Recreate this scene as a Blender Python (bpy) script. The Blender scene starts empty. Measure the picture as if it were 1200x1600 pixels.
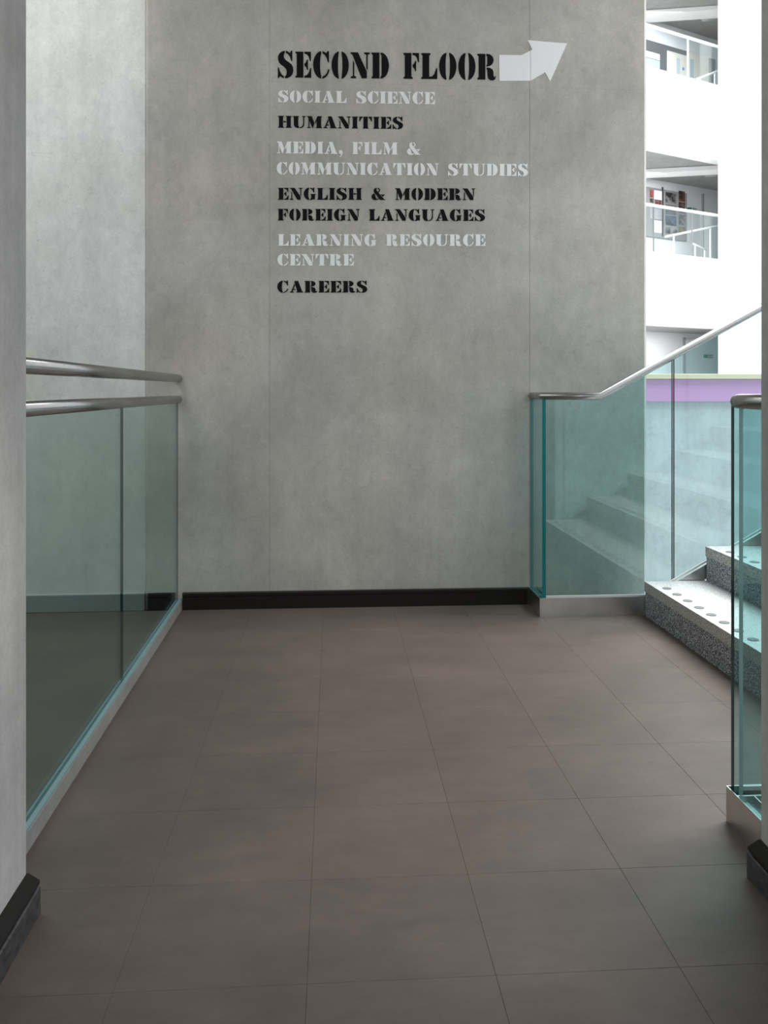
import bpy, bmesh, math, random
from mathutils import Vector, Matrix
random.seed(7)
sc = bpy.context.scene
C = bpy.context.collection

# ------------------------------------------------------------ camera
A = math.radians(3.59)
F = 1275.0
H = 1.15
cd = bpy.data.cameras.new('camera')
cam = bpy.data.objects.new('camera', cd)
C.objects.link(cam)
cam.location = (0, 0, H)
cam.rotation_euler = (math.pi/2, 0, -A)
cd.sensor_width = 36
cd.sensor_fit = 'AUTO'
cd.lens = F/1600*36
cd.shift_y = -190/1600
cd.clip_end = 200
sc.camera = cam

# ------------------------------------------------------------ sky and light
w = bpy.data.worlds.new('sky')
sc.world = w
w.use_nodes = True
bg = w.node_tree.nodes['Background']
bg.inputs[0].default_value = (0.94, 0.96, 1.0, 1)
bg.inputs[1].default_value = 1.35

def area(name, loc, aim, sx, sy, power, col=(1, 1, 1)):
    l = bpy.data.lights.new(name, 'AREA')
    l.shape = 'RECTANGLE'
    l.size, l.size_y, l.energy, l.color = sx, sy, power, col
    o = bpy.data.objects.new(name, l)
    C.objects.link(o)
    o.location = loc
    o.rotation_euler = (Vector(aim)-Vector(loc)).to_track_quat('-Z', 'Y').to_euler()
    return o

area('skylight_atrium', (6.0, 5.5, 12.0), (8.0, 13.5, 3.0), 7, 6, 5300, (1, .99, .97))
area('skylight_void', (-2.3, 2.9, 6.1), (-2.1, 4.0, 0.5), 1.5, 1.5, 74, (.97, 1, 1))
sc.view_settings.view_transform = 'Standard'
sc.view_settings.look = 'None'
sc.view_settings.exposure = 0.0
sc.view_settings.gamma = 1.0
sc.view_settings.use_curve_mapping = False

# ------------------------------------------------------------ materials
def mat(name, col=(.5, .5, .5), rough=.5, metal=0.0):
    m = bpy.data.materials.new(name)
    m.use_nodes = True
    b = m.node_tree.nodes['Principled BSDF']
    b.inputs['Base Color'].default_value = (*col, 1)
    b.inputs['Roughness'].default_value = rough
    b.inputs['Metallic'].default_value = metal
    return m

class NT:
    def __init__(s, m):
        s.m = m; s.t = m.node_tree; s.b = s.t.nodes['Principled BSDF']
        s.geo = s.t.nodes.new('ShaderNodeNewGeometry')
    def n(s, typ, **kw):
        x = s.t.nodes.new(typ)
        for k, v in kw.items(): setattr(x, k, v)
        return x
    def l(s, a, b): s.t.links.new(a, b)
    def pos(s, scale=(1, 1, 1)):
        x = s.n('ShaderNodeMapping'); x.inputs['Scale'].default_value = scale
        s.l(s.geo.outputs['Position'], x.inputs['Vector']); return x.outputs[0]
    def noise(s, sc_, det=4, rough=.55, scale=(1, 1, 1), dist=0.0):
        x = s.n('ShaderNodeTexNoise')
        x.inputs['Scale'].default_value = sc_; x.inputs['Detail'].default_value = det
        x.inputs['Roughness'].default_value = rough; x.inputs['Distortion'].default_value = dist
        s.l(s.pos(scale), x.inputs['Vector']); return x.outputs[0]
    def vor(s, sc_, scale=(1, 1, 1), out='Distance'):
        x = s.n('ShaderNodeTexVoronoi'); x.inputs['Scale'].default_value = sc_
        s.l(s.pos(scale), x.inputs['Vector']); return x.outputs[out]
    def ramp(s, src, stops):
        x = s.n('ShaderNodeValToRGB'); e = x.color_ramp.elements
        while len(e) < len(stops): e.new(.5)
        for i, (p, c) in enumerate(stops):
            e[i].position = p
            e[i].color = (*((c, c, c) if isinstance(c, (int, float)) else c), 1)
        s.l(src, x.inputs[0]); return x.outputs[0]
    def mul(s, a, b, fac=1.0, mode='MULTIPLY'):
        x = s.n('ShaderNodeMix', data_type='RGBA', blend_type=mode)
        x.inputs['Factor'].default_value = fac
        for v, i in ((a, 6), (b, 7)):
            if isinstance(v, tuple): x.inputs[i].default_value = (*v, 1)
            else: s.l(v, x.inputs[i])
        return x.outputs[2]
    def col(s, c): s.l(c, s.b.inputs['Base Color'])
    def bump(s, src, strength=.3, dist=.002):
        x = s.n('ShaderNodeBump'); x.inputs['Strength'].default_value = strength
        x.inputs['Distance'].default_value = dist
        s.l(src, x.inputs['Height']); s.l(x.outputs[0], s.b.inputs['Normal'])

def concrete(name, col, rough=.62, lo=.78, hi=1.12, streak=.18, pores=True, bscale=1.0, flat=(1, 0, 1)):
    m = mat(name, col, rough); t = NT(m)
    c = t.ramp(t.noise(1.1*bscale, 5, .6, dist=.4), [(.3, lo), (.5, (lo+hi)/2), (.72, hi)])
    c2 = t.ramp(t.noise(4*bscale, 9, .72, (1, 1, .7), .3), [(.32, .86), (.68, 1.08)])
    c3 = t.ramp(t.noise(3.2, 4, .6, (3.2, 3.2, .12)), [(.35, 1-streak), (.6, 1.0), (.75, 1+streak*.5)])
    c4 = t.ramp(t.noise(160, 3, .6), [(.3, .93), (.7, 1.06)])
    hue = t.ramp(t.noise(1.7*bscale, 3, .5), [(.38, (1.0, .99, .965)), (.62, (.985, 1.0, 1.015))])
    x = t.mul((col[0], col[1], col[2]), c)
    c5 = t.ramp(t.noise(24, 9, .75, (1, 1, .8), .6), [(.34, .91), (.5, 1.0), (.68, 1.07)])
    c6 = t.ramp(t.noise(9, 6, .8, (1, 1, 1), 1.2), [(.30, .84), (.42, 1.0), (.62, 1.0), (.74, 1.07)])
    for y in (c2, c3, c4, c5, c6, hue): x = t.mul(x, y)
    if pores:
        d = t.ramp(t.vor(22, flat), [(.0, .42), (.045, .5), (.075, 1.0)])
        g = t.ramp(t.noise(7, 4, .6), [(.50, 0.0), (.60, 1.0)])
        mx = t.n('ShaderNodeMix', data_type='RGBA', blend_type='MULTIPLY')
        t.l(g, mx.inputs['Factor']); t.l(x, mx.inputs[6]); t.l(d, mx.inputs[7]); x = mx.outputs[2]
    t.col(x)
    t.bump(t.noise(60, 6, .7), .25, .003)
    return m

M = {}
M['concrete'] = concrete('concrete_wall', (.525, .505, .465), lo=.73, hi=1.13, streak=.06)
M['concrete_pale_lit'] = concrete('pale_lit_concrete', (.76, .765, .75), lo=.93, hi=1.06, streak=.07)  # paler concrete, its base colour also carries skylight on the left wall
M['concrete_pier'] = concrete('pier_concrete', (.52, .515, .50), lo=.72, hi=1.18, streak=.18, flat=(0, 1, 1))
M['concrete_far'] = concrete('far_concrete', (.50, .51, .53), lo=.9, hi=1.06, streak=.06)
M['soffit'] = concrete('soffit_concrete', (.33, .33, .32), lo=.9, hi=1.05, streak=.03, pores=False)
M['white'] = mat('white_plaster', (.86, .86, .85), .8)
M['offwhite'] = mat('grey_white_paint', (.62, .64, .66), .8)
M['joint'] = mat('wall_joint', (.30, .29, .27), .9)
M['grout'] = mat('floor_joint', (.10, .088, .078), .9)
M['black'] = mat('black_skirting', (.012, .009, .008), .4)
M['black'].node_tree.nodes['Principled BSDF'].inputs['Specular IOR Level'].default_value = .25
M['blackstone'] = mat('dark_stone', (.035, .036, .038), .4)
t = NT(M['blackstone']); t.col(t.mul((.05, .05, .052), t.ramp(t.noise(45, 6, .7), [(.35, .35), (.7, 1.7)])))
M['greyskirt'] = mat('grey_skirting', (.42, .44, .44), .6)
M['textblack'] = mat('black_vinyl', (.010, .010, .011), .95)
M['textblack'].node_tree.nodes['Principled BSDF'].inputs['Specular IOR Level'].default_value = .15
M['textwhite'] = mat('white_vinyl', (.93, .93, .925), .6)
M['purple'] = mat('purple_board', (.55, .26, .50), .5)
M['cream'] = mat('cream_timber', (.66, .53, .36), .5)
M['steel'] = mat('brushed_steel', (.50, .50, .49), .26, 1.0)
t = NT(M['steel']); t.col(t.mul((.40, .40, .39), t.ramp(t.noise(40, 3, .6, (1, 1, 14)), [(.3, .88), (.7, 1.08)])))
M['steel2'] = mat('satin_steel_plate', (.46, .46, .455), .3, 1.0)
t = NT(M['steel2']); t.col(t.mul((.74, .74, .72), t.ramp(t.noise(4, 4, .6), [(.3, .8), (.7, 1.15)])))
M['kerb'] = concrete('kerb_stone', (.27, .27, .26), lo=.9, hi=1.1, streak=.05, pores=False)
M['channel'] = mat('teal_grey_channel', (.17, .27, .29), .35)
M['alu'] = mat('pale_aluminium', (.80, .82, .83), .35, .3)
M['edge'] = mat('glass_edge_teal', (.0, .17, .18), .12)
M['edgedark'] = mat('glass_edge_dark', (.015, .05, .055), .15)
M['darkframe'] = mat('dark_frame', (.04, .04, .045), .5)
M['creamdoor'] = mat('cream_door', (.52, .49, .43), .6)
M['blueglass'] = mat('blue_glass', (.30, .37, .42), .2)
M['green'] = mat('exit_green', (.0, .13, .07), .4)
M['blue'] = mat('blue_disc', (.05, .2, .45), .4)
M['dimwhite'] = mat('lamp_reflector', (.9, .9, .88), .2, .6)
M['stud'] = mat('grey_stud', (.17, .175, .18), .5)
M['board'] = mat('grey_board', (.24, .24, .245), .8)
M['paper'] = mat('paper', (.75, .75, .75), .8)

# floor tile: brown-grey, fine cloth-like grain
m = M['tile'] = mat('brown_grey_tile', (.17, .15, .135), .5)
t = NT(m)
oi = t.n('ShaderNodeObjectInfo')
x = t.mul((.095, .0725, .061), t.ramp(t.noise(2.2, 7, .62, (1, 1.6, 1), .3), [(.3, .82), (.7, 1.18)]))
x = t.mul(x, t.ramp(t.noise(11, 7, .72, (1, 2.4, 1), .5), [(.3, .88), (.7, 1.12)]))
x = t.mul(x, t.ramp(t.noise(220, 2, .6), [(.3, .94), (.7, 1.06)]))
x = t.mul(x, t.ramp(oi.outputs['Random'], [(0, .955), (1, 1.035)]))
t.col(x)
t.bump(t.noise(120, 5, .7, (1, 3, 1)), .35, .0015)

def terrazzo(name, base, dark, light, scale, lo, hi, rough):
    m = mat(name, base, rough); t = NT(m)
    v = t.noise(scale, 2, .7)
    t.col(t.ramp(v, [(lo, dark), ((lo+hi)/2, base), (hi, light)]))
    return m
M['terr_dark'] = terrazzo('dark_terrazzo', (.13, .135, .155), (.025, .027, .034), (.60, .61, .64), 150, .40, .60, .5)
M['terr_edge'] = terrazzo('grey_terrazzo_edge', (.42, .41, .385), (.17, .165, .16), (.62, .61, .58), 170, .40, .60, .6)
M['terr_top'] = terrazzo('white_terrazzo', (.50, .505, .51), (.10, .11, .12), (.62, .62, .62), 190, .33, .52, .5)

# clear greenish sheet glass: tinted transmission plus mirror reflection
def glass(name, tint, haze=0.0):
    m = bpy.data.materials.new(name); m.use_nodes = True
    n = m.node_tree; n.nodes.clear()
    out = n.nodes.new('ShaderNodeOutputMaterial')
    tr = n.nodes.new('ShaderNodeBsdfTransparent'); tr.inputs[0].default_value = (*tint, 1)
    gl = n.nodes.new('ShaderNodeBsdfGlossy'); gl.inputs['Roughness'].default_value = .0
    gl.inputs[0].default_value = (.92, 1, 1, 1)
    fr = n.nodes.new('ShaderNodeFresnel'); fr.inputs[0].default_value = 1.5
    mx = n.nodes.new('ShaderNodeMixShader')
    # front and back surfaces must both use the outside-to-glass ratio
    geo = n.nodes.new('ShaderNodeNewGeometry')
    ior = n.nodes.new('ShaderNodeMix'); ior.data_type = 'FLOAT'
    ior.inputs[2].default_value = 1.5; ior.inputs[3].default_value = 1/1.5
    n.links.new(geo.outputs['Backfacing'], ior.inputs[0])
    n.links.new(ior.outputs[0], fr.inputs[0])
    n.links.new(fr.outputs[0], mx.inputs[0]); n.links.new(tr.outputs[0], mx.inputs[1]); n.links.new(gl.outputs[0], mx.inputs[2])
    n.links.new(mx.outputs[0], out.inputs[0])
    return m
M['glass'] = glass('teal_glass', (.79, .905, .905))
M['glass_left'] = glass('grey_teal_glass', (.80, .89, .87))
M['edgelight'] = mat('glass_edge_light', (.40, .52, .53), .2)
M['glass_far'] = glass('far_glass', (.92, .96, .97))

# ------------------------------------------------------------ helpers
def lk(name, me, parent=None, origin=None, label=None, cat=None, group=None, kind=None):
    o = bpy.data.objects.new(name, me)
    C.objects.link(o)
    if origin is None:
        vs = [v.co for v in me.vertices]
        if vs:
            lo = Vector([min(v[i] for v in vs) for i in range(3)])
            hi = Vector([max(v[i] for v in vs) for i in range(3)])
            origin = Vector(((lo.x+hi.x)/2, (lo.y+hi.y)/2, lo.z))
            me.transform(Matrix.Translation(-origin))
        else: origin = Vector()
    origin = Vector(origin)
    o['_wx'], o['_wy'], o['_wz'] = origin
    if parent is not None:
        o.parent = parent
        o.location = origin - Vector((parent['_wx'], parent['_wy'], parent['_wz']))
    else: o.location = origin
    if label: o['label'] = label
    if cat: o['category'] = cat
    if group: o['group'] = group
    if kind: o['kind'] = kind
    return o

def thing(name, loc, label, cat, group=None):
    o = bpy.data.objects.new(name, None); C.objects.link(o)
    o.empty_display_size = .1
    o.location = loc
    o['_wx'], o['_wy'], o['_wz'] = [float(v) for v in loc]
    o['label'] = label; o['category'] = cat
    if group: o['group'] = group
    return o

def struct(name, loc=(0, 0, 0), label=None):
    o = bpy.data.objects.new(name, None); C.objects.link(o)
    o.empty_display_size = .1; o.location = loc
    o['_wx'], o['_wy'], o['_wz'] = [float(v) for v in loc]
    o['kind'] = 'structure'
    return o

class B:
    def __init__(s): s.bm = bmesh.new()
    def box(s, x0, x1, y0, y1, z0, z1, bev=0.0):
        vs = [s.bm.verts.new((x, y, z)) for z in (z0, z1) for y in (y0, y1) for x in (x0, x1)]
        fs = [s.bm.faces.new([vs[i] for i in q]) for q in ((0, 2, 3, 1), (4, 5, 7, 6), (0, 1, 5, 4), (2, 6, 7, 3), (0, 4, 6, 2), (1, 3, 7, 5))]
        if bev:
            es = list({e for f in fs for e in f.edges})
            bmesh.ops.bevel(s.bm, geom=es, offset=bev, segments=2, affect='EDGES', profile=.6)
        return fs
    def pbox(s, pts, bev=0.0):   # 8 points: bottom 4 then top 4, counter-clockwise
        vs = [s.bm.verts.new(p) for p in pts]
        fs = [s.bm.faces.new([vs[i] for i in q]) for q in ((3, 2, 1, 0), (4, 5, 6, 7), (0, 1, 5, 4), (1, 2, 6, 5), (2, 3, 7, 6), (3, 0, 4, 7))]
        return fs
    def prism(s, pts, vec):      # pts planar list of 3D points, vec extrusion
        a = [s.bm.verts.new(p) for p in pts]
        b = [s.bm.verts.new(Vector(p)+Vector(vec)) for p in pts]
        n = len(pts)
        f1 = s.bm.faces.new(a); f2 = s.bm.faces.new(b[::-1]); sd = []
        for i in range(n):
            sd.append(s.bm.faces.new([a[i], b[i], b[(i+1) % n], a[(i+1) % n]]))
        return f1, f2, sd
    def tube(s, path, r, seg=24, caps=True):
        path = [Vector(p) for p in path]; rings = []
        for i, p in enumerate(path):
            if i == 0: d = (path[1]-p).normalized(); nrm = d
            elif i == len(path)-1: d = (p-path[i-1]).normalized(); nrm = d
            else:
                d = (p-path[i-1]).normalized(); e = (path[i+1]-p).normalized(); nrm = (d+e).normalized()
            up = Vector((0, 0, 1)); sx = d.cross(up).normalized(); sy = sx.cross(d).normalized()
            ring = []
            for k in range(seg):
                a = 2*math.pi*k/seg
                q = p + (sx*math.cos(a)+sy*math.sin(a))*r
                tt = (p-q).dot(nrm)/d.dot(nrm)
                ring.append(s.bm.verts.new(q+d*tt))
            rings.append(ring)
        for a, b in zip(rings, rings[1:]):
            for k in range(seg):
                f = s.bm.faces.new([a[k], a[(k+1) % seg], b[(k+1) % seg], b[k]]); f.smooth = True
        if caps:
            s.bm.faces.new(rings[0][::-1]); s.bm.faces.new(rings[-1])
    def sweep(s, path, prof):    # path 2D points; prof (outwards to the left of travel, z)
        path = [Vector((p[0], p[1])) for p in path]; rings = []
        for i, p in enumerate(path):
            d0 = (p-path[i-1]).normalized() if i else (path[1]-p).normalized()
            d1 = (path[i+1]-p).normalized() if i < len(path)-1 else d0
            n0 = Vector((-d0.y, d0.x)); n1 = Vector((-d1.y, d1.x))
            mm = (n0+n1).normalized(); k = 1/mm.dot(n0)
            rings.append([s.bm.verts.new((p.x+mm.x*o*k, p.y+mm.y*o*k, z)) for o, z in prof])
        n = len(prof)
        for a, b in zip(rings, rings[1:]):
            for j in range(n):
                s.bm.faces.new([a[j], a[(j+1) % n], b[(j+1) % n], b[j]])
        s.bm.faces.new(rings[0][::-1]); s.bm.faces.new(rings[-1])
    def build(s, name, m, parent=None, **kw):
        bmesh.ops.recalc_face_normals(s.bm, faces=s.bm.faces)
        me = bpy.data.meshes.new(name); s.bm.to_mesh(me); s.bm.free()
        for q in (m if isinstance(m, (list, tuple)) else [m]): me.materials.append(q)
        return lk(name, me, parent, **kw)

def ray(px):
    u = (px-600)/F
    return Vector((math.sin(A)+u*math.cos(A), math.cos(A)-u*math.sin(A)))
def on_y(px, py, Y):
    d = ray(px); k = Y/d.y
    return Vector((d.x*k, Y, H+(610-py)/F*k))

# ------------------------------------------------------------ floor
WY = 4.34      # face of the back wall
TX, TW, TY, TD = -.05, .37, 1.587, .337
floor = struct('floor', (0, 2.7, 0))
b = B(); b.box(-3.4, 1.60, -.8, 4.6, -.35, -.010); b.build('floor_slab', M['grout'], floor)
g = .0001
tmesh = {}
def tile(x0, x1, y0, y1):
    x0 += g; x1 -= g; y0 += g; y1 -= g
    key = (round(x1-x0, 4), round(y1-y0, 4))
    if key not in tmesh:
        hx, hy = (x1-x0)/2, (y1-y0)/2
        bb = B(); bb.box(-hx, hx, -hy, hy, -.012, 0)
        es = [e for e in bb.bm.edges if all(v.co.z > -.001 for v in e.verts)]
        bmesh.ops.bevel(bb.bm, geom=es, offset=.0008, segments=1, affect='EDGES')
        bmesh.ops.recalc_face_normals(bb.bm, faces=bb.bm.faces)
        me = bpy.data.meshes.new('floor_tile'); bb.bm.to_mesh(me); bb.bm.free(); me.materials.append(M['tile'])
        tmesh[key] = me
    lk('floor_tile', tmesh[key], floor, origin=((x0+x1)/2, (y0+y1)/2, 0))
for i in range(-9, 5):
    for j in range(-3, 9):
        x0, x1 = max(TX+i*TW, -3.3), min(TX+(i+1)*TW, 1.60)
        y0, y1 = TY+j*TD, min(TY+(j+1)*TD, WY-.001)
        if x1-x0 > .03 and y1-y0 > .02: tile(x0, x1, y0, y1)

# ------------------------------------------------------------ back wall (panels cast against formwork)
XL, XR, XA, XB = -.985, 1.707, -.334, 1.0587
ZS, ZT = 2.782, 3.9
wall = struct('wall_back', (.35, WY, 0))
b = B(); b.box(XL+.02, XR-.02, WY+.02, WY+.34, 0, ZT); b.build('wall_core', M['joint'], wall)
def panel(x0, x1, z0, z1, y, parent, m, chl=.003, chr_=.003, depth=.04):
    j = .0002
    x0 += j; x1 -= j; z0 += j; z1 -= j
    bb = B()
    pts = [(x0, y+depth, 0), (x0, y+chl, 0), (x0+chl, y, 0), (x1-chr_, y, 0), (x1, y+chr_, 0), (x1, y+depth, 0)]
    bb.prism([(p[0], p[1], z0) for p in pts], (0, 0, z1-z0))
    return bb.build('concrete_panel', m, parent)
for x0, x1, cl, cr in ((XL, XA, .018, .0018), (XA, XB, .0018, .0018), (XB, XR, .0018, .016)):
    for z0, z1 in ((0, ZS), (ZS, ZT)):
        panel(x0, x1, z0, z1, WY, wall, M['concrete'], cl, cr, depth=.04 if x1 < 1.6 else .34)

# pale wall beyond the left balustrade, some skylight put into its colour
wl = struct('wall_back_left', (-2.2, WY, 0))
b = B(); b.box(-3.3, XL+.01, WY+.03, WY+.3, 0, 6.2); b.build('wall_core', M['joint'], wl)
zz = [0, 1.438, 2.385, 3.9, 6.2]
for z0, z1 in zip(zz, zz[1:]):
    panel(-3.3, XL+.004, z0, z1, WY+.012, wl, M['concrete_pale_lit'], .001, .001)
# side of the void, and the roof over the landing
b = B(); b.box(-3.6, -3.3, -.8, 4.6, -.3, 6.2); b.build('wall_left_void', M['concrete_pale_lit'], kind='structure')
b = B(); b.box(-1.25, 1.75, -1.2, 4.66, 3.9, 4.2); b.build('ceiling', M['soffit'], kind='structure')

b = B(); b.box(-3.3, -1.25, 1.5, 1.808, -.3, 6.2); b.build('wall_void_blocker', M['concrete_pale_lit'], kind='structure')  # unseen wall added to block light reaching the right pier through the void

# piers either side of the opening the camera looks through
PLX, PRX, PY = -.664, .998, 1.838
for nm, x0, x1, y0, y1 in (('wall_left', -1.25, PLX, -1.2, PY-.02), ('wall_right', PRX, 1.75, .75, PY+.01)):
    b = B(); b.box(x0, x1, y0, y1, 0, 3.9, .004); b.build(nm, M['concrete_pier'], kind='structure')

def skirt(name, path, top, marble):
    s = struct(name, (path[0][0], path[0][1], 0))
    bb = B(); bb.sweep(path, [(0, 0), (.022, 0), (.022, top*.57), (.019, top*.6), (0, top*.6)])
    bb.build('plinth', marble, s)
    bb = B(); bb.sweep(path, [(0, top*.602), (.015, top*.602), (.015, top*.635), (.021, top*.66), (.021, top*.72), (.003, top*.985), (0, top)])
    bb.build('moulding', M['black'], s)
# left pier: travel so that the left of travel is outwards
skirt('baseboard_left', [(-1.25, PY-.02), (PLX, PY-.02), (PLX, -1.2)], .101, M['blackstone'])
skirt('baseboard_right', [(PRX, .75), (PRX, PY+.01), (1.058, PY+.01)], .101, M['blackstone'])
s = struct('baseboard_back', (.1, WY, 0))
bb = B(); bb.sweep([(1.045, WY), (-.785, WY)], [(0, 0), (.013, 0), (.013, .068), (.010, .071), (0, .071)]); bb.build('plinth', M['black'], s)
bb = B(); bb.sweep([(1.045, WY), (-.785, WY)], [(0, .0715), (.016, .0715), (.016, .086), (.012, .0905), (0, .0905)]); bb.build('moulding', M['black'], s)
bb = B(); bb.sweep([(-.82, WY), (XL+.02, WY)], [(0, 0), (.013, 0), (.013, .086), (0, .09)]); bb.build('baseboard_back_1', M['black'], kind='structure')
bb = B(); bb.sweep([(XL+.002, WY+.012), (-3.28, WY+.012)], [(0, 0), (.018, 0), (.018, .086), (0, .09)]); bb.build('baseboard_back_left', M['greyskirt'], kind='structure')

# ------------------------------------------------------------ stairs
NS, TR, RI = 8, .3205, .175
SY0, SY1 = 2.13, 4.076
st = thing('staircase', (2.6, 3.1, 0), 'speckled terrazzo stairs with white treads rising to the right from the landing', 'stairs')
for k in range(NS):
    x0 = 1.588+k*TR; z = RI*(k+1)
    b = B(); b.box(x0+.004, x0+TR+.02 if k < NS-1 else x0+TR+.6, SY0+.004, SY1-.004, z-RI if k else 0.0, z-.0505); b.build('riser', M['terr_dark'], st)
    b = B()
    fs = b.box(x0, x0+TR+(.004 if k < NS-1 else .6), SY0, SY1, z-.05, z)
    b.bm.faces.ensure_lookup_table()
    me_o = b.build('tread', [M['terr_edge'], M['terr_top']], st)
    for p in me_o.data.polygons:
        if p.normal.z > .9: p.material_index = 1
    if k < 3:
        for i in range(16):
            yy = 3.919-.118*i
            if yy < SY0+.05: break
            b = B()
            bmesh.ops.create_cone(b.bm, cap_ends=True, segments=20, radius1=.022, radius2=.021, depth=.003, matrix=Matrix.Translation((x0+.052, yy, z+.0013)))
            b.build('stud', M['stud'], me_o)

# ------------------------------------------------------------ balustrades either side of the stairs
def teal_edges(o, axis_faces):   # give the narrow edge faces the edge material
    for p in o.data.polygons:
        if abs(p.normal[axis_faces]) < .5: p.material_index = 1
SLOPE = .546
def railz(x): return 1.121 + max(0, x-1.364)*.538
def basez(x): return .095 + max(0, x-1.603)*.552
def bal(yc, ywall, side, label, edge, group):
    # yc = centre of the pane beside the stairs, ywall = far end of the short return
    t0 = thing('glass_balustrade', (1.07, yc, 0), label, 'balustrade', group)
    sgn = 1 if ywall > yc else -1
    th = .0085
    # pane beside the stairs, in two sheets with an open joint
    first = 1.0805 if side == 'far' else 1.060
    cuts = [(first, 1.742), (1.751, 2.70), (2.709, 3.7)]
    for x0, x1 in cuts:
        xs = sorted({x0, x1} | {v for v in (1.364, 1.603) if x0 < v < x1})
        lo = [(x, yc-th, basez(x)-.02) for x in xs]; hi = [(x, yc-th, railz(x)-.005) for x in reversed(xs)]
        b = B(); f1, f2, sd = b.prism(lo+hi, (0, 2*th, 0))
        o = b.build('glass_pane', [M['glass'], edge], t0)
        for p in o.data.polygons:
            if abs(p.normal.y) < .5: p.material_index = 1
    # short return
    b = B()
    if side == 'far': b.box(1.062, 1.079, yc-th, ywall-.004, .08, 1.115)
    else: b.box(1.066, 1.077, ywall+.003, yc-.022, .08, 1.115)
    o = b.build('glass_pane', [M['glass'], edge if side == 'far' else M['edgelight']], t0)
    for p in o.data.polygons:
        if abs(p.normal.x) < .5: p.material_index = 1
    # handrail
    b = B()
    ys = ywall-.001 if side == 'far' else ywall+.002
    corner = [(1.07, yc, 1.121)] if side == 'far' else [(1.068, yc-.03, 1.121), (1.070, yc-.012, 1.121), (1.078, yc-.003, 1.121), (1.095, yc, 1.121)]
    b.tube([(1.07 if side == 'far' else 1.068, ys, 1.121)]+corner+[(1.364, yc, 1.121), (3.7, yc, railz(3.7))], .0195)
    b.build('handrail', M['steel'], t0)
    # steel base: a boxed channel, its sloping half follows the stairs
    w0, w1 = (yc-.014, yc+.045) if side == 'far' else (yc-.045, yc+.012)
    xb = 1.048
    b = B()
    hh = .095
    b.box(xb+.0031, 1.64 if side == 'far' else 1.591, w0-.0008, w0+.003, 0, hh)
    b.box(xb+.0031, 1.584, w1-.003, w1, 0, hh)
    b.box(xb+.0031, 1.584, w0+.0031, w0+.004, hh-.006, hh)
    b.box(xb+.0031, 1.584, w0+.0035, w1-.0035, 0, .03)
    ya, yb = (w0, ywall-.002) if side == 'far' else (ywall+.002, w1)
    b.box(xb, xb+.003, min(ya, w0), max(yb, w1), 0, hh)
    b.box(xb+.045, xb+.048, ya if side != 'far' else w1, yb if side == 'far' else w0, 0, hh)
    b.box(xb+.0031, xb+.0449, ya+.001, yb-.001, 0, hh-.022)
    b.build('base_channel', M['steel2'], t0)
    b = B()
    X0, X1 = 1.59, 3.7
    yy0, yy1 = (yc-.014, yc+.03) if side == 'far' else (yc-.03, yc+.012)
    b.prism([(X0, yy0, basez(X0)-.03), (X0+.03, yy0, basez(X0+.03)-.30 if False else 0.0), (X1, yy0, basez(X1)-.34), (X1, yy0, basez(X1)-.012), (1.603, yy0, basez(1.603)-.012)], (0, yy1-yy0, 0))
    b.build('stringer', M['steel2'], t0)
    b = B()
    yb0 = yc-th-.010
    prof = [(1.0805, hh+.0005), (1.603, hh+.0005), (X1, basez(X1)-.011+.0005)]
    b.prism([(x, yb0, z) for x, z in prof]+[(x, yb0, z+.011) for x, z in reversed(prof)], (0, .0095, 0))
    b.build('glazing_bead', M['alu'], t0)
    return t0
GY = 4.097
bal(GY, WY, 'far', 'greenish glass balustrade with steel rail and base against the lettered back wall', M['edge'], None)
bal(2.105, PY+.011, 'near', 'near glass balustrade corner with steel base beside the dark right pier', M['edgedark'], None)

# ------------------------------------------------------------ left balustrade
def LX(Y, off=0.0): return -.758-.01403*(Y-2.1)+off
Ya, Yb = PY-.018, WY-.001
lb = thing('glass_balustrade', (LX(3), 3.0, 0), 'grey green glass balustrade along the left edge of the landing with a low stone kerb', 'balustrade')
def lstrip(o0, o1, z0, z1, ya, yb, name, m, edge=False, bev=0):
    b = B()
    b.pbox([(LX(ya, o0), ya, z0), (LX(ya, o1), ya, z0), (LX(yb, o1), yb, z0), (LX(yb, o0), yb, z0),
            (LX(ya, o0), ya, z1), (LX(ya, o1), ya, z1), (LX(yb, o1), yb, z1), (LX(yb, o0), yb, z1)])
    o = b.build(name, m, lb)
    if edge:
        for p in o.data.polygons:
            if abs(p.normal.x) < .5: p.material_index = 1
    return o
lstrip(-.034, 0, 0, .050, Ya, Yb, 'kerb', M['kerb'])
lstrip(-.033, -.003, .0502, .055, Ya, Yb, 'glazing_channel', M['channel'])
YJ = 3.13
lstrip(-.026, -.017, .0552, 1.098, Ya, YJ-.003, 'glass_pane', [M['glass_left'], M['edgedark']], True)
lstrip(-.026, -.017, .0552, 1.098, YJ+.003, Yb-.02, 'glass_pane', [M['glass_left'], M['edgedark']], True)
b = B(); b.tube([(LX(Ya, -.019), Ya, 1.103), (LX(Yb, -.019), Yb-.003, 1.103)], .0205); b.build('handrail', M['steel'], lb)
ur = thing('handrail', (LX(3, -.019), 3.0, 1.213), 'upper round steel handrail running above the left glass balustrade', 'handrail')
b = B(); b.tube([(LX(Ya, -.019), Ya, 1.213), (LX(Yb, -.019), Yb-.003, 1.213)], .0215); b.build('rail_tube', M['steel'], ur)

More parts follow.
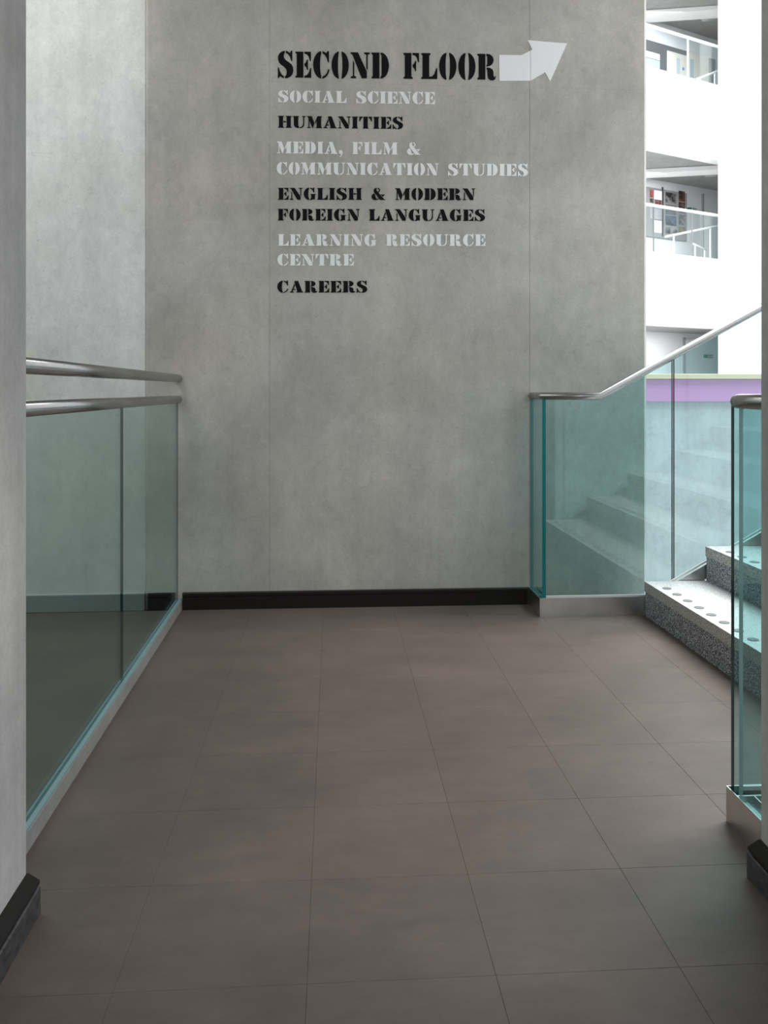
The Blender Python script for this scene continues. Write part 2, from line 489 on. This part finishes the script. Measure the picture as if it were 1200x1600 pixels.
# ------------------------------------------------------------ lettering
def arc(cx, cy, rx, ry, a0, a1, n=12):
    return [(cx+rx*math.cos(math.radians(a0+(a1-a0)*i/n)), cy+ry*math.sin(math.radians(a0+(a1-a0)*i/n))) for i in range(n+1)]
def istem(x, s=.38, L=1, R=1):
    e = .075
    p = [(x-e*L, 0), (x+s+e*R, 0)]
    p += [(x+s+e*R, .055), (x+s, .09), (x+s, .91), (x+s+e*R, .945)] if R else []
    p += [(x+s+e*R, 1), (x-e*L, 1)]
    p += [(x-e*L, .945), (x, .91), (x, .09), (x-e*L, .055)] if L else []
    return p
EL = [(0, 0), (.46, 0), (.46, 1), (0, 1), (0, .945), (.075, .91), (.075, .09), (0, .055)]
ETOP = [(.52, 1), (.9, 1), (.9, .64), (.85, .64), (.77, .82), (.66, .9), (.52, .93)]
EMID = [(.53, .54), (.62, .60), (.68, .70), (.73, .70), (.73, .30), (.68, .30), (.62, .40), (.53, .46)]
EBOT = [(.52, 0), (.92, 0), (.92, .38), (.87, .38), (.78, .2), (.66, .1), (.52, .07)]
CL = arc(.50, .5, .5, .53, 94, 266, 18)+arc(.50, .5, .10, .44, 255, 105, 8)
CTOP = [(.54, 1.03), (.66, 1.0), (.76, .95), (.83, 1.03), (.92, 1.03), (.92, .60), (.86, .60), (.78, .78), (.68, .88), (.54, .95)]
G = {
 'I': (.53, [istem(.075)]),
 'E': (.92, [EL, ETOP, EMID, EBOT]),
 'F': (.92, [[(0, 0), (.535, 0), (.535, .055), (.46, .09), (.46, 1), (0, 1), (0, .945), (.075, .91), (.075, .09), (0, .055)], ETOP, EMID]),
 'L': (.93, [[(0, 0), (.93, 0), (.93, .42), (.87, .42), (.76, .2), (.62, .1), (.46, .09), (.46, .91), (.535, .945), (.535, 1), (0, 1), (0, .945), (.075, .91), (.075, .09), (0, .055)]]),
 'C': (.96, [CL, CTOP, [(.54, -.03)]+arc(.5, .42, .46, .45, -70, -12, 6)+[(.88, .33)]+arc(.5, .42, .38, .36, -12, -70, 6)+[(.54, .05)]]),
 'G': (1.06, [CL, CTOP, [(.54, -.03), (.7, -.01), (.82, .04), (.98, .02), (.98, .40), (1.05, .44), (1.05, .49), (.58, .49), (.58, .44), (.64, .40), (.64, .12), (.54, .05)]]),
 'O': (1.0, [arc(.465, .5, .465, .53, 95, 265, 18)+arc(.42, .5, .05, .42, 255, 105, 8), arc(.535, .5, .465, .53, -85, 85, 18)+arc(.58, .5, .05, .42, 75, -75, 8)]),
 'D': (1.02, [EL, [(.52, 0), (.60, 0)]+arc(.55, .5, .46, .5, -75, 75, 14)+[(.60, 1), (.52, 1), (.52, .94), (.58, .88), (.58, .12), (.52, .06)]]),
 'H': (1.18, [istem(.075, .36), istem(.745, .36), [(.48, .42), (.60, .47), (.70, .47), (.70, .55), (.60, .55), (.48, .58)]]),
 'M': (1.32, [[(.02, 0), (.32, 0), (.32, .055), (.22, .09), (.22, .62), (.14, .80), (.14, .09), (.02, .055)],
              [(0, 1), (.42, 1), (.66, .40), (.53, 0), (.48, 0), (.10, .91), (0, .945)],
              [(.78, 0), (1.32, 0), (1.32, .055), (1.24, .09), (1.24, .91), (1.32, .945), (1.32, 1), (.92, 1), (.70, .46), (.745, .34), (.85, .62), (.85, .09), (.78, .055)]]),
 'N': (1.10, [[(0, 0), (.32, 0), (.32, .055), (.21, .09), (.21, .58), (.13, .71), (.13, .09), (0, .055)],
              [(0, 1), (.42, 1), (.94, .26), (.94, 0), (.64, 0), (.10, .91), (0, .945)],
              [(.78, 1), (1.10, 1), (1.10, .945), (.99, .91), (.99, .28), (.91, .40), (.91, .91), (.78, .945)]]),
 'A': (1.16, [[(0, 0), (.36, 0), (.36, .055), (.25, .09), (.30, .22), (.50, .22), (.475, .30), (.33, .30), (.45, .62), (.40, .78), (.12, .09), (0, .055)],
              [(.42, 1), (.72, 1), (1.07, .09), (1.16, .055), (1.16, 0), (.56, 0), (.56, .055), (.63, .10), (.40, .93)]]),
 'R': (1.08, [EL, [(.52, 1), (.62, 1)]+arc(.60, .76, .34, .24, 85, -80, 10)+[(.52, .50), (.52, .56), (.57, .60), (.57, .88), (.52, .94)],
              [(.53, .47), (.72, .46), (.88, .40), (.93, .30), (.94, .14), (.99, .09), (1.04, .15), (1.08, .13), (1.03, .02), (.92, -.03), (.74, -.02), (.62, .05), (.58, .18), (.57, .36), (.53, .42)]]),
 'S': (.93, [[(.42, 1.03), (.26, 1.0), (.12, .93), (.04, .82), (.03, .70), (.08, .58), (.20, .49), (.38, .41), (.50, .32), (.54, .22), (.51, .10), (.43, .03), (.43, -.03), (.60, -.02), (.76, .04), (.87, .13), (.92, .26), (.90, .40), (.82, .50), (.66, .59), (.48, .67), (.38, .75), (.36, .85), (.42, .95)],
             [(.48, 1.03), (.60, 1.0), (.72, .94), (.79, 1.03), (.86, 1.03), (.86, .64), (.80, .64), (.73, .79), (.62, .89), (.48, .95)],
             [(.02, -.03), (.02, .38), (.08, .38), (.15, .22), (.25, .11), (.37, .05), (.37, -.03), (.25, .0), (.15, .06), (.08, -.03)]]),
 'T': (1.10, [[(.29, 0), (.81, 0), (.81, .055), (.74, .09), (.74, 1), (.36, 1), (.36, .09), (.29, .055)],
              [(0, 1), (.31, 1), (.31, .94), (.20, .87), (.06, .60), (0, .60)], [(1.10, 1), (1.10, .60), (1.04, .60), (.90, .87), (.79, .94), (.79, 1)]]),
 'U': (1.10, [[(0, 1), (.535, 1), (.535, .945), (.46, .91), (.46, .20), (.53, .05), (.53, -.03), (.32, .0), (.16, .09), (.075, .26), (.075, .91), (0, .945)],
              [(.78, 1), (1.10, 1), (1.10, .945), (.98, .91), (.98, .28), (.92, .12), (.78, .01), (.59, -.03), (.59, .05), (.76, .10), (.86, .24), (.89, .40), (.89, .91), (.78, .945)]]),
 '&': (1.22, [[(.30, .99), (.46, 1.03), (.47, .94), (.42, .86), (.50, .74), (1.10, .06), (1.20, .05), (1.20, 0), (.74, 0), (.24, .62), (.19, .76), (.21, .90)],
              [(.53, 1.03), (.68, .98), (.76, .86), (.72, .72), (.60, .64), (.555, .70), (.64, .76), (.66, .86), (.60, .93), (.53, .95)],
              [(.22, .56), (.08, .46), (.0, .30), (.04, .12), (.16, .01), (.36, -.03), (.54, .02), (.64, .07), (.59, .13), (.46, .08), (.40, .14), (.36, .28), (.30, .46)],
              [(.80, .46), (1.16, .46), (1.16, .41), (1.07, .38), (.98, .24), (.93, .30), (.93, .38), (.80, .41)]]),
 ',': (.36, [arc(.17, .16, .17, .17, 0, 250, 12)+[(.17, .0), (.20, -.08), (.05, -.22), (.09, -.26), (.24, -.17), (.34, .0)]]),
 ' ': (.62, []),
}
LINES = [
 ('SECOND FLOOR', 433.6, 80.3, 121.0, 775, 84.5, 124.6, 'textblack', .11, 'black heading reading SECOND FLOOR'),
 ('SOCIAL SCIENCE', 434.5, 141.5, 159.5, 679.5, 144.0, 163.0, 'textwhite', .11, 'white line reading SOCIAL SCIENCE'),
 ('HUMANITIES', 434.5, 181, 199.5, 630, 183, 201.5, 'textblack', .11, 'black line reading HUMANITIES'),
 ('MEDIA, FILM &', 432.6, 221, 239.6, 657.5, 223, 242, 'textwhite', .11, 'white line reading MEDIA, FILM &'),
 ('COMMUNICATION STUDIES', 432.4, 253.5, 272.3, 825, 256.5, 275, 'textwhite', .11, 'white line reading COMMUNICATION STUDIES'),
 ('ENGLISH & MODERN', 434.5, 293.5, 312, 742.5, 294.5, 312.7, 'textblack', .11, 'black line reading ENGLISH & MODERN'),
 ('FOREIGN LANGUAGES', 434, 326.3, 344.5, 758, 327.5, 345.3, 'textblack', .11, 'black line reading FOREIGN LANGUAGES'),
 ('LEARNING RESOURCE', 434.5, 366, 384, 758.5, 366.2, 384.3, 'textwhite', .11, 'white line reading LEARNING RESOURCE'),
 ('CENTRE', 433.5, 397, 415, 552.8, 397, 415, 'textwhite', .11, 'white line reading CENTRE'),
 ('CAREERS', 433.2, 439, 457, 574, 439, 457, 'textblack', .11, 'black line reading CAREERS'),
]
ds = thing('wall_lettering', (.1, WY, 1.7), 'black and white stencil directory lettering in ten lines on the grey concrete wall', 'lettering')
EPS, THK = .0012, .0012
for txt, xa, ta, ba, xb, tb, bb_, mm, sp, lab in LINES:
    tot = sum(G[c][0] for c in txt)+sp*(len(txt)-1)
    cx = 0
    org = on_y((xa+xb)/2, (ba+bb_)/2, WY-EPS)
    ln = bpy.data.objects.new('text_line', None); C.objects.link(ln); ln.empty_display_size = .05
    ln.parent = ds; ln.location = org-ds.location; ln['label'] = lab
    ln['_wx'], ln['_wy'], ln['_wz'] = org
    for c in txt:
        b = B()
        for poly in G[c][1]:
            pts = []
            for gx, gy in poly:
                f = (cx+gx)/tot
                px = xa+(xb-xa)*f
                top = ta+(tb-ta)*f; bot = ba+(bb_-ba)*f
                pts.append(on_y(px, bot+(top-bot)*gy, WY-EPS))
            b.prism(pts, (0, -THK, 0))
        cx += G[c][0]+sp
        if G[c][1]:
            b.bm.normal_update()
            bmesh.ops.triangulate(b.bm, faces=[f for f in b.bm.faces if len(f.verts) > 4], ngon_method='EAR_CLIP')
            b.build('letter', M[mm], ln)
        else: b.bm.free()
ar = thing('wall_arrow', (1.0, WY, 2.8), 'white folded arrow pointing up right beside the big black heading on concrete', 'arrow')
b = B(); b.prism([on_y(x, y, WY-EPS) for x, y in ((779.8, 85.7), (814.8, 86.2), (828.6, 79.2), (828.6, 126.3), (780.3, 126.5))], (0, -THK, 0)); b.build('arrow_shaft', M['textwhite'], ar)
b = B(); b.prism([on_y(x, y, WY-EPS) for x, y in ((829.2, 78.8), (831.9, 77.5), (824.4, 62.8), (886, 68), (859.6, 127.5), (851.7, 113), (829.2, 126.0))], (0, -THK, 0)); b.build('arrow_head', M['textwhite'], ar)

# ------------------------------------------------------------ atrium: parapet wall with purple board across the void
PYY = 6.8
def zat(px, py, Y): return on_y(px, py, Y).z
zc0, zc1, zp = zat(1100, 584.3, PYY), zat(1100, 592.3, PYY), zat(1100, 627, PYY)
w_ = struct('wall_parapet', (4.5, PYY, -3.2))
b = B(); b.box(2.0, 9.0, PYY, PYY+.2, -3.2, zc1-.002); b.build('concrete_face', M['concrete_far'], w_)
b = B(); b.box(2.0, 9.0, PYY-.02, PYY-.001, zp, zc1-.002); b.build('purple_board', M['purple'], w_)
b = B(); b.box(2.0, 9.0, PYY-.04, PYY+.24, zc1, zc0, .004); b.build('timber_cap', M['cream'], w_)
b = B(); b.box(1.65, 22, 4.7, 34, -3.5, -3.2); b.build('floor_atrium', M['offwhite'], kind='structure')

# far facade with open galleries
OX, OY = 5.99, 15.15
D = Vector((.902, .432)); D.normalize(); N = Vector((-D.y, D.x))
O2 = Vector((OX, OY))
def fp(s, t_, z): p = O2+D*s+N*t_; return Vector((p.x, p.y, z))
def fpx(px, py, t_):     # pixel -> (s, z) on the plane t
    d = ray(px); k = (O2.dot(N)+t_)/d.dot(N)
    return ((d*k-O2).dot(D), H+(610-py)/F*k)
def fbox(b, s0, s1, t0, t1, z0, z1):
    b.pbox([fp(s0, t0, z0), fp(s1, t0, z0), fp(s1, t1, z0), fp(s0, t1, z0), fp(s0, t0, z1), fp(s1, t0, z1), fp(s1, t1, z1), fp(s0, t1, z1)])
S1 = fpx(1122, 300, -.025)[0]
TB = 1.85
fac = struct('wall_far', (OX, OY, -3.2))
zE = (.30, fpx(1016, 392.6, 0)[1], fpx(1016, 104.5, 0)[1])
zS = (fpx(1016, 507, 0)[1], fpx(1016, 228.5, 0)[1], 9.33)
for z0, z1 in ((-3.2, zE[0]), (zS[0], zE[1]), (zS[1], zE[2]), (zS[2], 11.2)):
    b = B(); fbox(b, -5, S1+1.2, 0, .25, z0, z1); b.build('spandrel', M['white'], fac)
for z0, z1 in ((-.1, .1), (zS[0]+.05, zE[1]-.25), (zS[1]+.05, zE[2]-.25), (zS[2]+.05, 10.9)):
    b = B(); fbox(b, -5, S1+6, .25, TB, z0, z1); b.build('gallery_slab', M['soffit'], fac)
b = B(); fbox(b, -5, S1+6, TB, TB+.3, -3.2, 11.2); b.build('gallery_wall', M['offwhite'], fac)
b = B(); fbox(b, S1+.9, S1+8, -.02, .22, -3.2, 11.2); b.build('end_wall', M['white'], fac)
col_ = thing('column', fp(S1+.4, -.05, -3.2), 'tall white square column in front of the far galleries', 'column')
b = B(); fbox(b, S1, S1+.9, -.3, -.025, -3.2, 11.2); b.build('column_shaft', M['white'], col_)
# drop beams under the gallery ceilings, running parallel with the near landing
def on_z(px, py, z):
    k = (z-H)*F/(610-py); d = ray(px)*k; return Vector((d.x, d.y, z))
for zc, (ya, yb2) in ((zS[1]+.04, (264, 258)), (zS[2]+.04, (16, 8))):
    p, q = on_z(1000, ya+.7, zc), on_z(1135, yb2-.6, zc)
    dd = (q-p); dd.z = 0; nn = Vector((-dd.y, dd.x, 0)).normalized()*.42
    b = B(); z0 = zc-.09
    b.pbox([(p.x, p.y, z0), (q.x, q.y, z0), (q.x+nn.x, q.y+nn.y, z0), (p.x+nn.x, p.y+nn.y, z0),
            (p.x, p.y, zc), (q.x, q.y, zc), (q.x+nn.x, q.y+nn.y, zc), (p.x+nn.x, p.y+nn.y, zc)])
    b.build('drop_beam', M['white'], fac)
# gallery balustrades
def tube2(b, pts, r, seg=10): b.tube(pts, r, seg)
for lev, (ry, joints, lab) in enumerate(((320.5, (1021, 1081), 'clear glass gallery balustrade with white rail on the middle far level'), (41, (1074.5,), 'clear glass gallery balustrade with white rail on the top far level'))):
    zb = zE[1+lev]; zr = fpx(1016, ry, .06)[1]
    gb = thing('gallery_balustrade', fp(1, .06, zb), lab, 'balustrade', None)
    cs = [-4.9]+[fpx(j, ry, .06)[0] for j in joints]+[S1+.5]
    for c0, c1 in zip(cs, cs[1:]):
        b = B(); fbox(b, c0+.015, c1-.015, .05, .066, zb+.001, zr); b.build('glass_pane', M['glass_far'], gb)
    for j in joints:
        s0 = fpx(j, ry, .06)[0]; b = B(); fbox(b, s0-.009, s0+.009, .045, .071, zb, zr)
        b.build('mullion', M['white'] if lev else M['steel'], gb)
    b = B(); tube2(b, [fp(-4.9, .06, zr), fp(S1+.5, .06, zr)], .03); b.build('handrail', M['white'], gb)

def wallrect(b, x0, y0, x1, y1, t_, th=.03):      # rectangle on the gallery back wall given by photo extents
    s0, za = fpx(x0, y0, t_); s1, _ = fpx(x1, y0, t_); _, zb = fpx(x0, y1, t_)
    fbox(b, s0, s1, t_-th, t_, min(za, zb), max(za, zb))
TW_ = TB-.002
# top level: dark framed glazed screen with cream doors
sg = thing('glazed_screen', fp(1.5, TB, 7.0), 'dark framed screen with cream double doors behind the top gallery', 'door')
b = B()
wallrect(b, 1005, 62.5, 1114.5, 150, TW_, .06); b.build('frame', M['darkframe'], sg)
b = B(); wallrect(b, 1008, 79, 1030.5, 88.5, TW_-.0605, .01); b.build('window_pane', M['offwhite'], sg)
b = B(); wallrect(b, 1008, 89.5, 1030.5, 130, TW_-.0605, .01); b.build('window_pane', M['blueglass'], sg)
for xx0, xx1 in ((1042, 1073), (1074, 1107)):
    b = B(); wallrect(b, xx0, 79-(xx0-1042)*.0, xx1, 150, TW_-.0605, .012); d_ = b.build('door_leaf', M['creamdoor'], sg)
    b = B()
    if xx0 < 1050: wallrect(b, 1057, 90, 1062, 140, TW_-.073, .006)
    else: wallrect(b, 1078, 92, 1083.5, 140, TW_-.073, .006)
    b.build('vision_panel', M['blueglass'], d_)
b = B(); s0, z0 = fpx(1067.5, 107.5, TW_-.075)
bmesh.ops.create_cone(b.bm, cap_ends=True, segments=16, radius1=.035, radius2=.035, depth=.006, matrix=Matrix.Translation(fp(s0, TW_-.08, z0)) @ Matrix.Rotation(math.atan2(D.y, D.x), 4, 'Z') @ Matrix.Rotation(math.pi/2, 4, 'X'))
b.build('door_sign', M['blue'], sg)
# middle level: doorway and noticeboard
dr = struct('door_1', fp(2.5, TB, 3.5))
b = B(); wallrect(b, 1097.5, 304, 1118, 404, TW_, .03); b.build('door_leaf', M['offwhite'], dr)
b = B(); wallrect(b, 1096.3, 303, 1097.4, 404, TW_, .05); b.build('door_frame', M['board'], dr)
dr = struct('door_2', fp(1.5, TB, 0))
b = B(); wallrect(b, 1068.5, 530, 1118, 640, TW_, .03); b.build('door_leaf', M['offwhite'], dr)
b = B(); wallrect(b, 1067.2, 527.5, 1068.4, 640, TW_, .05); b.build('door_frame', M['board'], dr)
nb = thing('noticeboard', fp(.8, TB, 3.9), 'grey noticeboard covered in posters on the middle gallery wall', 'noticeboard')
b = B(); wallrect(b, 1008, 292.0, 1071.5, 369, TW_, .03); b.build('backing_board', M['board'], nb)
b = B(); wallrect(b, 1034.3, 292.3, 1036.2, 369, TW_-.0305, .01); b.build('board_divider', M['darkframe'], nb)

def photo(name, a, c, sc_):
    a = tuple(v*.55 for v in a); c = tuple(v*.62 for v in c)
    m = mat(name, a, .6); t = NT(m)
    t.col(t.ramp(t.noise(sc_, 3, .6), [(.42, a), (.5, tuple((p+q)/2 for p, q in zip(a, c))), (.6, c)])); return m
P = [
 (1015.5, 296, 1020.8, 308, photo('print_red', (.35, .04, .03), (.5, .15, .1), 5), 'small red poster at the upper left of the far noticeboard'),
 (1022, 297, 1034, 311, M['paper'], 'white notice sheet near the upper left of the far noticeboard'),
 (1015.5, 310, 1021, 316, photo('print_dark', (.02, .02, .02), (.2, .2, .2), 6), 'tiny dark print below the small red poster'),
 (1023.5, 312, 1033, 318.5, photo('print_maroon', (.2, .04, .04), (.4, .2, .18), 6), 'small maroon print below the white notice sheet'),
 (1015.5, 325, 1034, 341, photo('print_sheet', (.7, .7, .72), (.5, .5, .55), 5), 'wide pale notice sheet just below the gallery rail'),
 (1022, 344, 1033.5, 363, M['paper'], 'white pinned sheet at the lower left of the noticeboard'),
 (1040, 300, 1056, 316, photo('print_mono', (.02, .02, .02), (.35, .35, .35), 8), 'black and white photo print high in the middle of noticeboard'),
 (1040, 319, 1056, 334, photo('print_grey', (.16, .15, .14), (.22, .21, .22), 4), 'plain brown grey print in the middle of the noticeboard'),
 (1040, 336, 1056.5, 351, photo('print_blue', (.03, .04, .05), (.12, .22, .32), 6), 'dark blue photo print low in the middle of noticeboard'),
 (1060.5, 298, 1070, 314, photo('print_redb', (.03, .03, .03), (.35, .08, .06), 7), 'black and red print at the top right of noticeboard'),
 (1060.5, 315.5, 1070, 332, photo('print_brown', (.03, .02, .02), (.25, .14, .1), 8), 'brown print second from the top at the right edge'),
 (1060.5, 335, 1070, 351, photo('print_blk', (.015, .015, .015), (.3, .3, .32), 9), 'dark print third from the top at the right edge'),
 (1060.5, 354, 1070, 364, photo('print_olive', (.04, .04, .02), (.3, .27, .15), 9), 'olive print at the bottom right of the noticeboard'),
 (1038.5, 354, 1047, 364, photo('print_coal', (.02, .02, .02), (.4, .4, .4), 9), 'small dark print at the bottom middle left of noticeboard'),
 (1049, 353, 1058.5, 363, photo('print_coal2', (.02, .02, .02), (.5, .5, .5), 10), 'small dark print at the bottom middle right of noticeboard'),
]
for x0, y0, x1, y1, mm, lab in P:
    b = B(); wallrect(b, x0, y0, x1, y1, TW_-.031, .006)
    b.build('poster', mm, label=lab, cat='poster', group='posters on the far noticeboard')

def exit_sign(x0, y0, x1, y1, lab):
    s0, za = fpx(x0, y0, TW_-.06); s1, zb = fpx(x1, y1, TW_-.06)
    e = thing('exit_sign', fp((s0+s1)/2, TW_-.06, zb), lab, 'sign')
    b = B(); fbox(b, s0, s1, TW_-.09, TW_, zb, za); b.build('sign_plate', M['green'], e)
    b = B(); W, Z = s1-s0, za-zb; f = TW_-.0905
    def q(pts): b.prism([fp(s0+W*u, f, zb+Z*v) for u, v in pts], (-N.x*.004, -N.y*.004, 0))
    q([(.62, .12), (.66, .12), (.66, .88), (.62, .88)])                                   # door edge
    q([(.74, .5), (.86, .2), (.86, .42), (.95, .42), (.95, .58), (.86, .58), (.86, .8)])      # arrow
    q([(.28, .48), (.34, .66), (.44, .66), (.50, .50), (.46, .48), (.40, .58), (.42, .40), (.50, .26), (.46, .22), (.37, .36), (.28, .16), (.22, .2), (.34, .42), (.33, .56)])
    q([(.39, .72), (.44, .72), (.44, .84), (.39, .84)])
    b.build('pictogram', M['paper'], e)
exit_sign(1075.3, 324.3, 1087, 330.4, 'small green exit sign on the middle gallery wall beside the noticeboard')
exit_sign(1101, 554.3, 1112.3, 559.4, 'small green exit sign on the lowest far gallery above the purple board')

# recessed downlights
for px, py, zc, lab in ((1104, 26.5, zS[2]+.05, 'round recessed downlight in the top gallery ceiling'), (1110, 270.5, zS[1]+.05, 'round recessed downlight in the middle gallery ceiling')):
    p = on_z(px, py, zc)
    dl = thing('downlight', p, lab, 'light', None)
    b = B(); r0, r1 = .17, .12; n = 20
    for i in range(n):
        a0, a1 = 2*math.pi*i/n, 2*math.pi*(i+1)/n
        v = [b.bm.verts.new((p.x+r*math.cos(a), p.y+r*math.sin(a), z)) for r, z, a in ((r0, zc-.004, a0), (r0, zc-.004, a1), (r1, zc-.02, a1), (r1, zc-.02, a0))]
        b.bm.faces.new(v)
    b.build('bezel', M['board'], dl)
    b = B(); bmesh.ops.create_cone(b.bm, cap_ends=True, segments=20, radius1=.115, radius2=.05, depth=.05, matrix=Matrix.Translation((p.x, p.y, zc-.03)))
    b.build('reflector', M['dimwhite'], dl)

# added fill lights that brighten the gallery interiors, no real fittings
for zc in (zS[0]+.02, zS[1]+.02, zS[2]+.02):
    c0 = fp(.9, .9, zc-.12)
    a_ = area('gallery_fill', c0, fp(.9, 1.6, zc-3), 3.2, .5, 62)
    a_.rotation_euler[2] = math.atan2(D.y, D.x)

# inner stair rails glimpsed behind the gallery glass
for (x0, y0, t0_), (x1, y1, t1_), lab in (
    ((1040, 370, .9), (1121.5, 353, .9), 'thin white stair handrail slanting behind the middle gallery glass'),
    ((1083, 381, 1.2), (1104, 391, 1.2), 'short white stair handrail low at right of the middle gallery'),
    ((1088, 124, .9), (1121.5, 111, .9), 'thin white stair handrail slanting behind the top gallery glass')):
    s0, z0 = fpx(x0, y0, t0_); s1, z1 = fpx(x1, y1, t1_)
    o = thing('stair_rail', fp((s0+s1)/2, t0_, min(z0, z1)), lab, 'handrail')
    b = B(); b.tube([fp(s0, t0_, z0), fp(s1, t1_, z1)], .022, 8); b.build('rail_tube', M['white'], o)
    b = B()
    for k in (.15, .85):
        s_, z_ = s0+(s1-s0)*k, z0+(z1-z0)*k
        fbox(b, s_-.012, s_+.012, t0_-.012, t0_+.012, (zE[2] if y0 < 200 else zE[1])-.25, z_)
    b.build('rail_post', M['white'], o)

for o in bpy.data.objects:
    for k in ('_wx', '_wy', '_wz'):
        if k in o: del o[k]
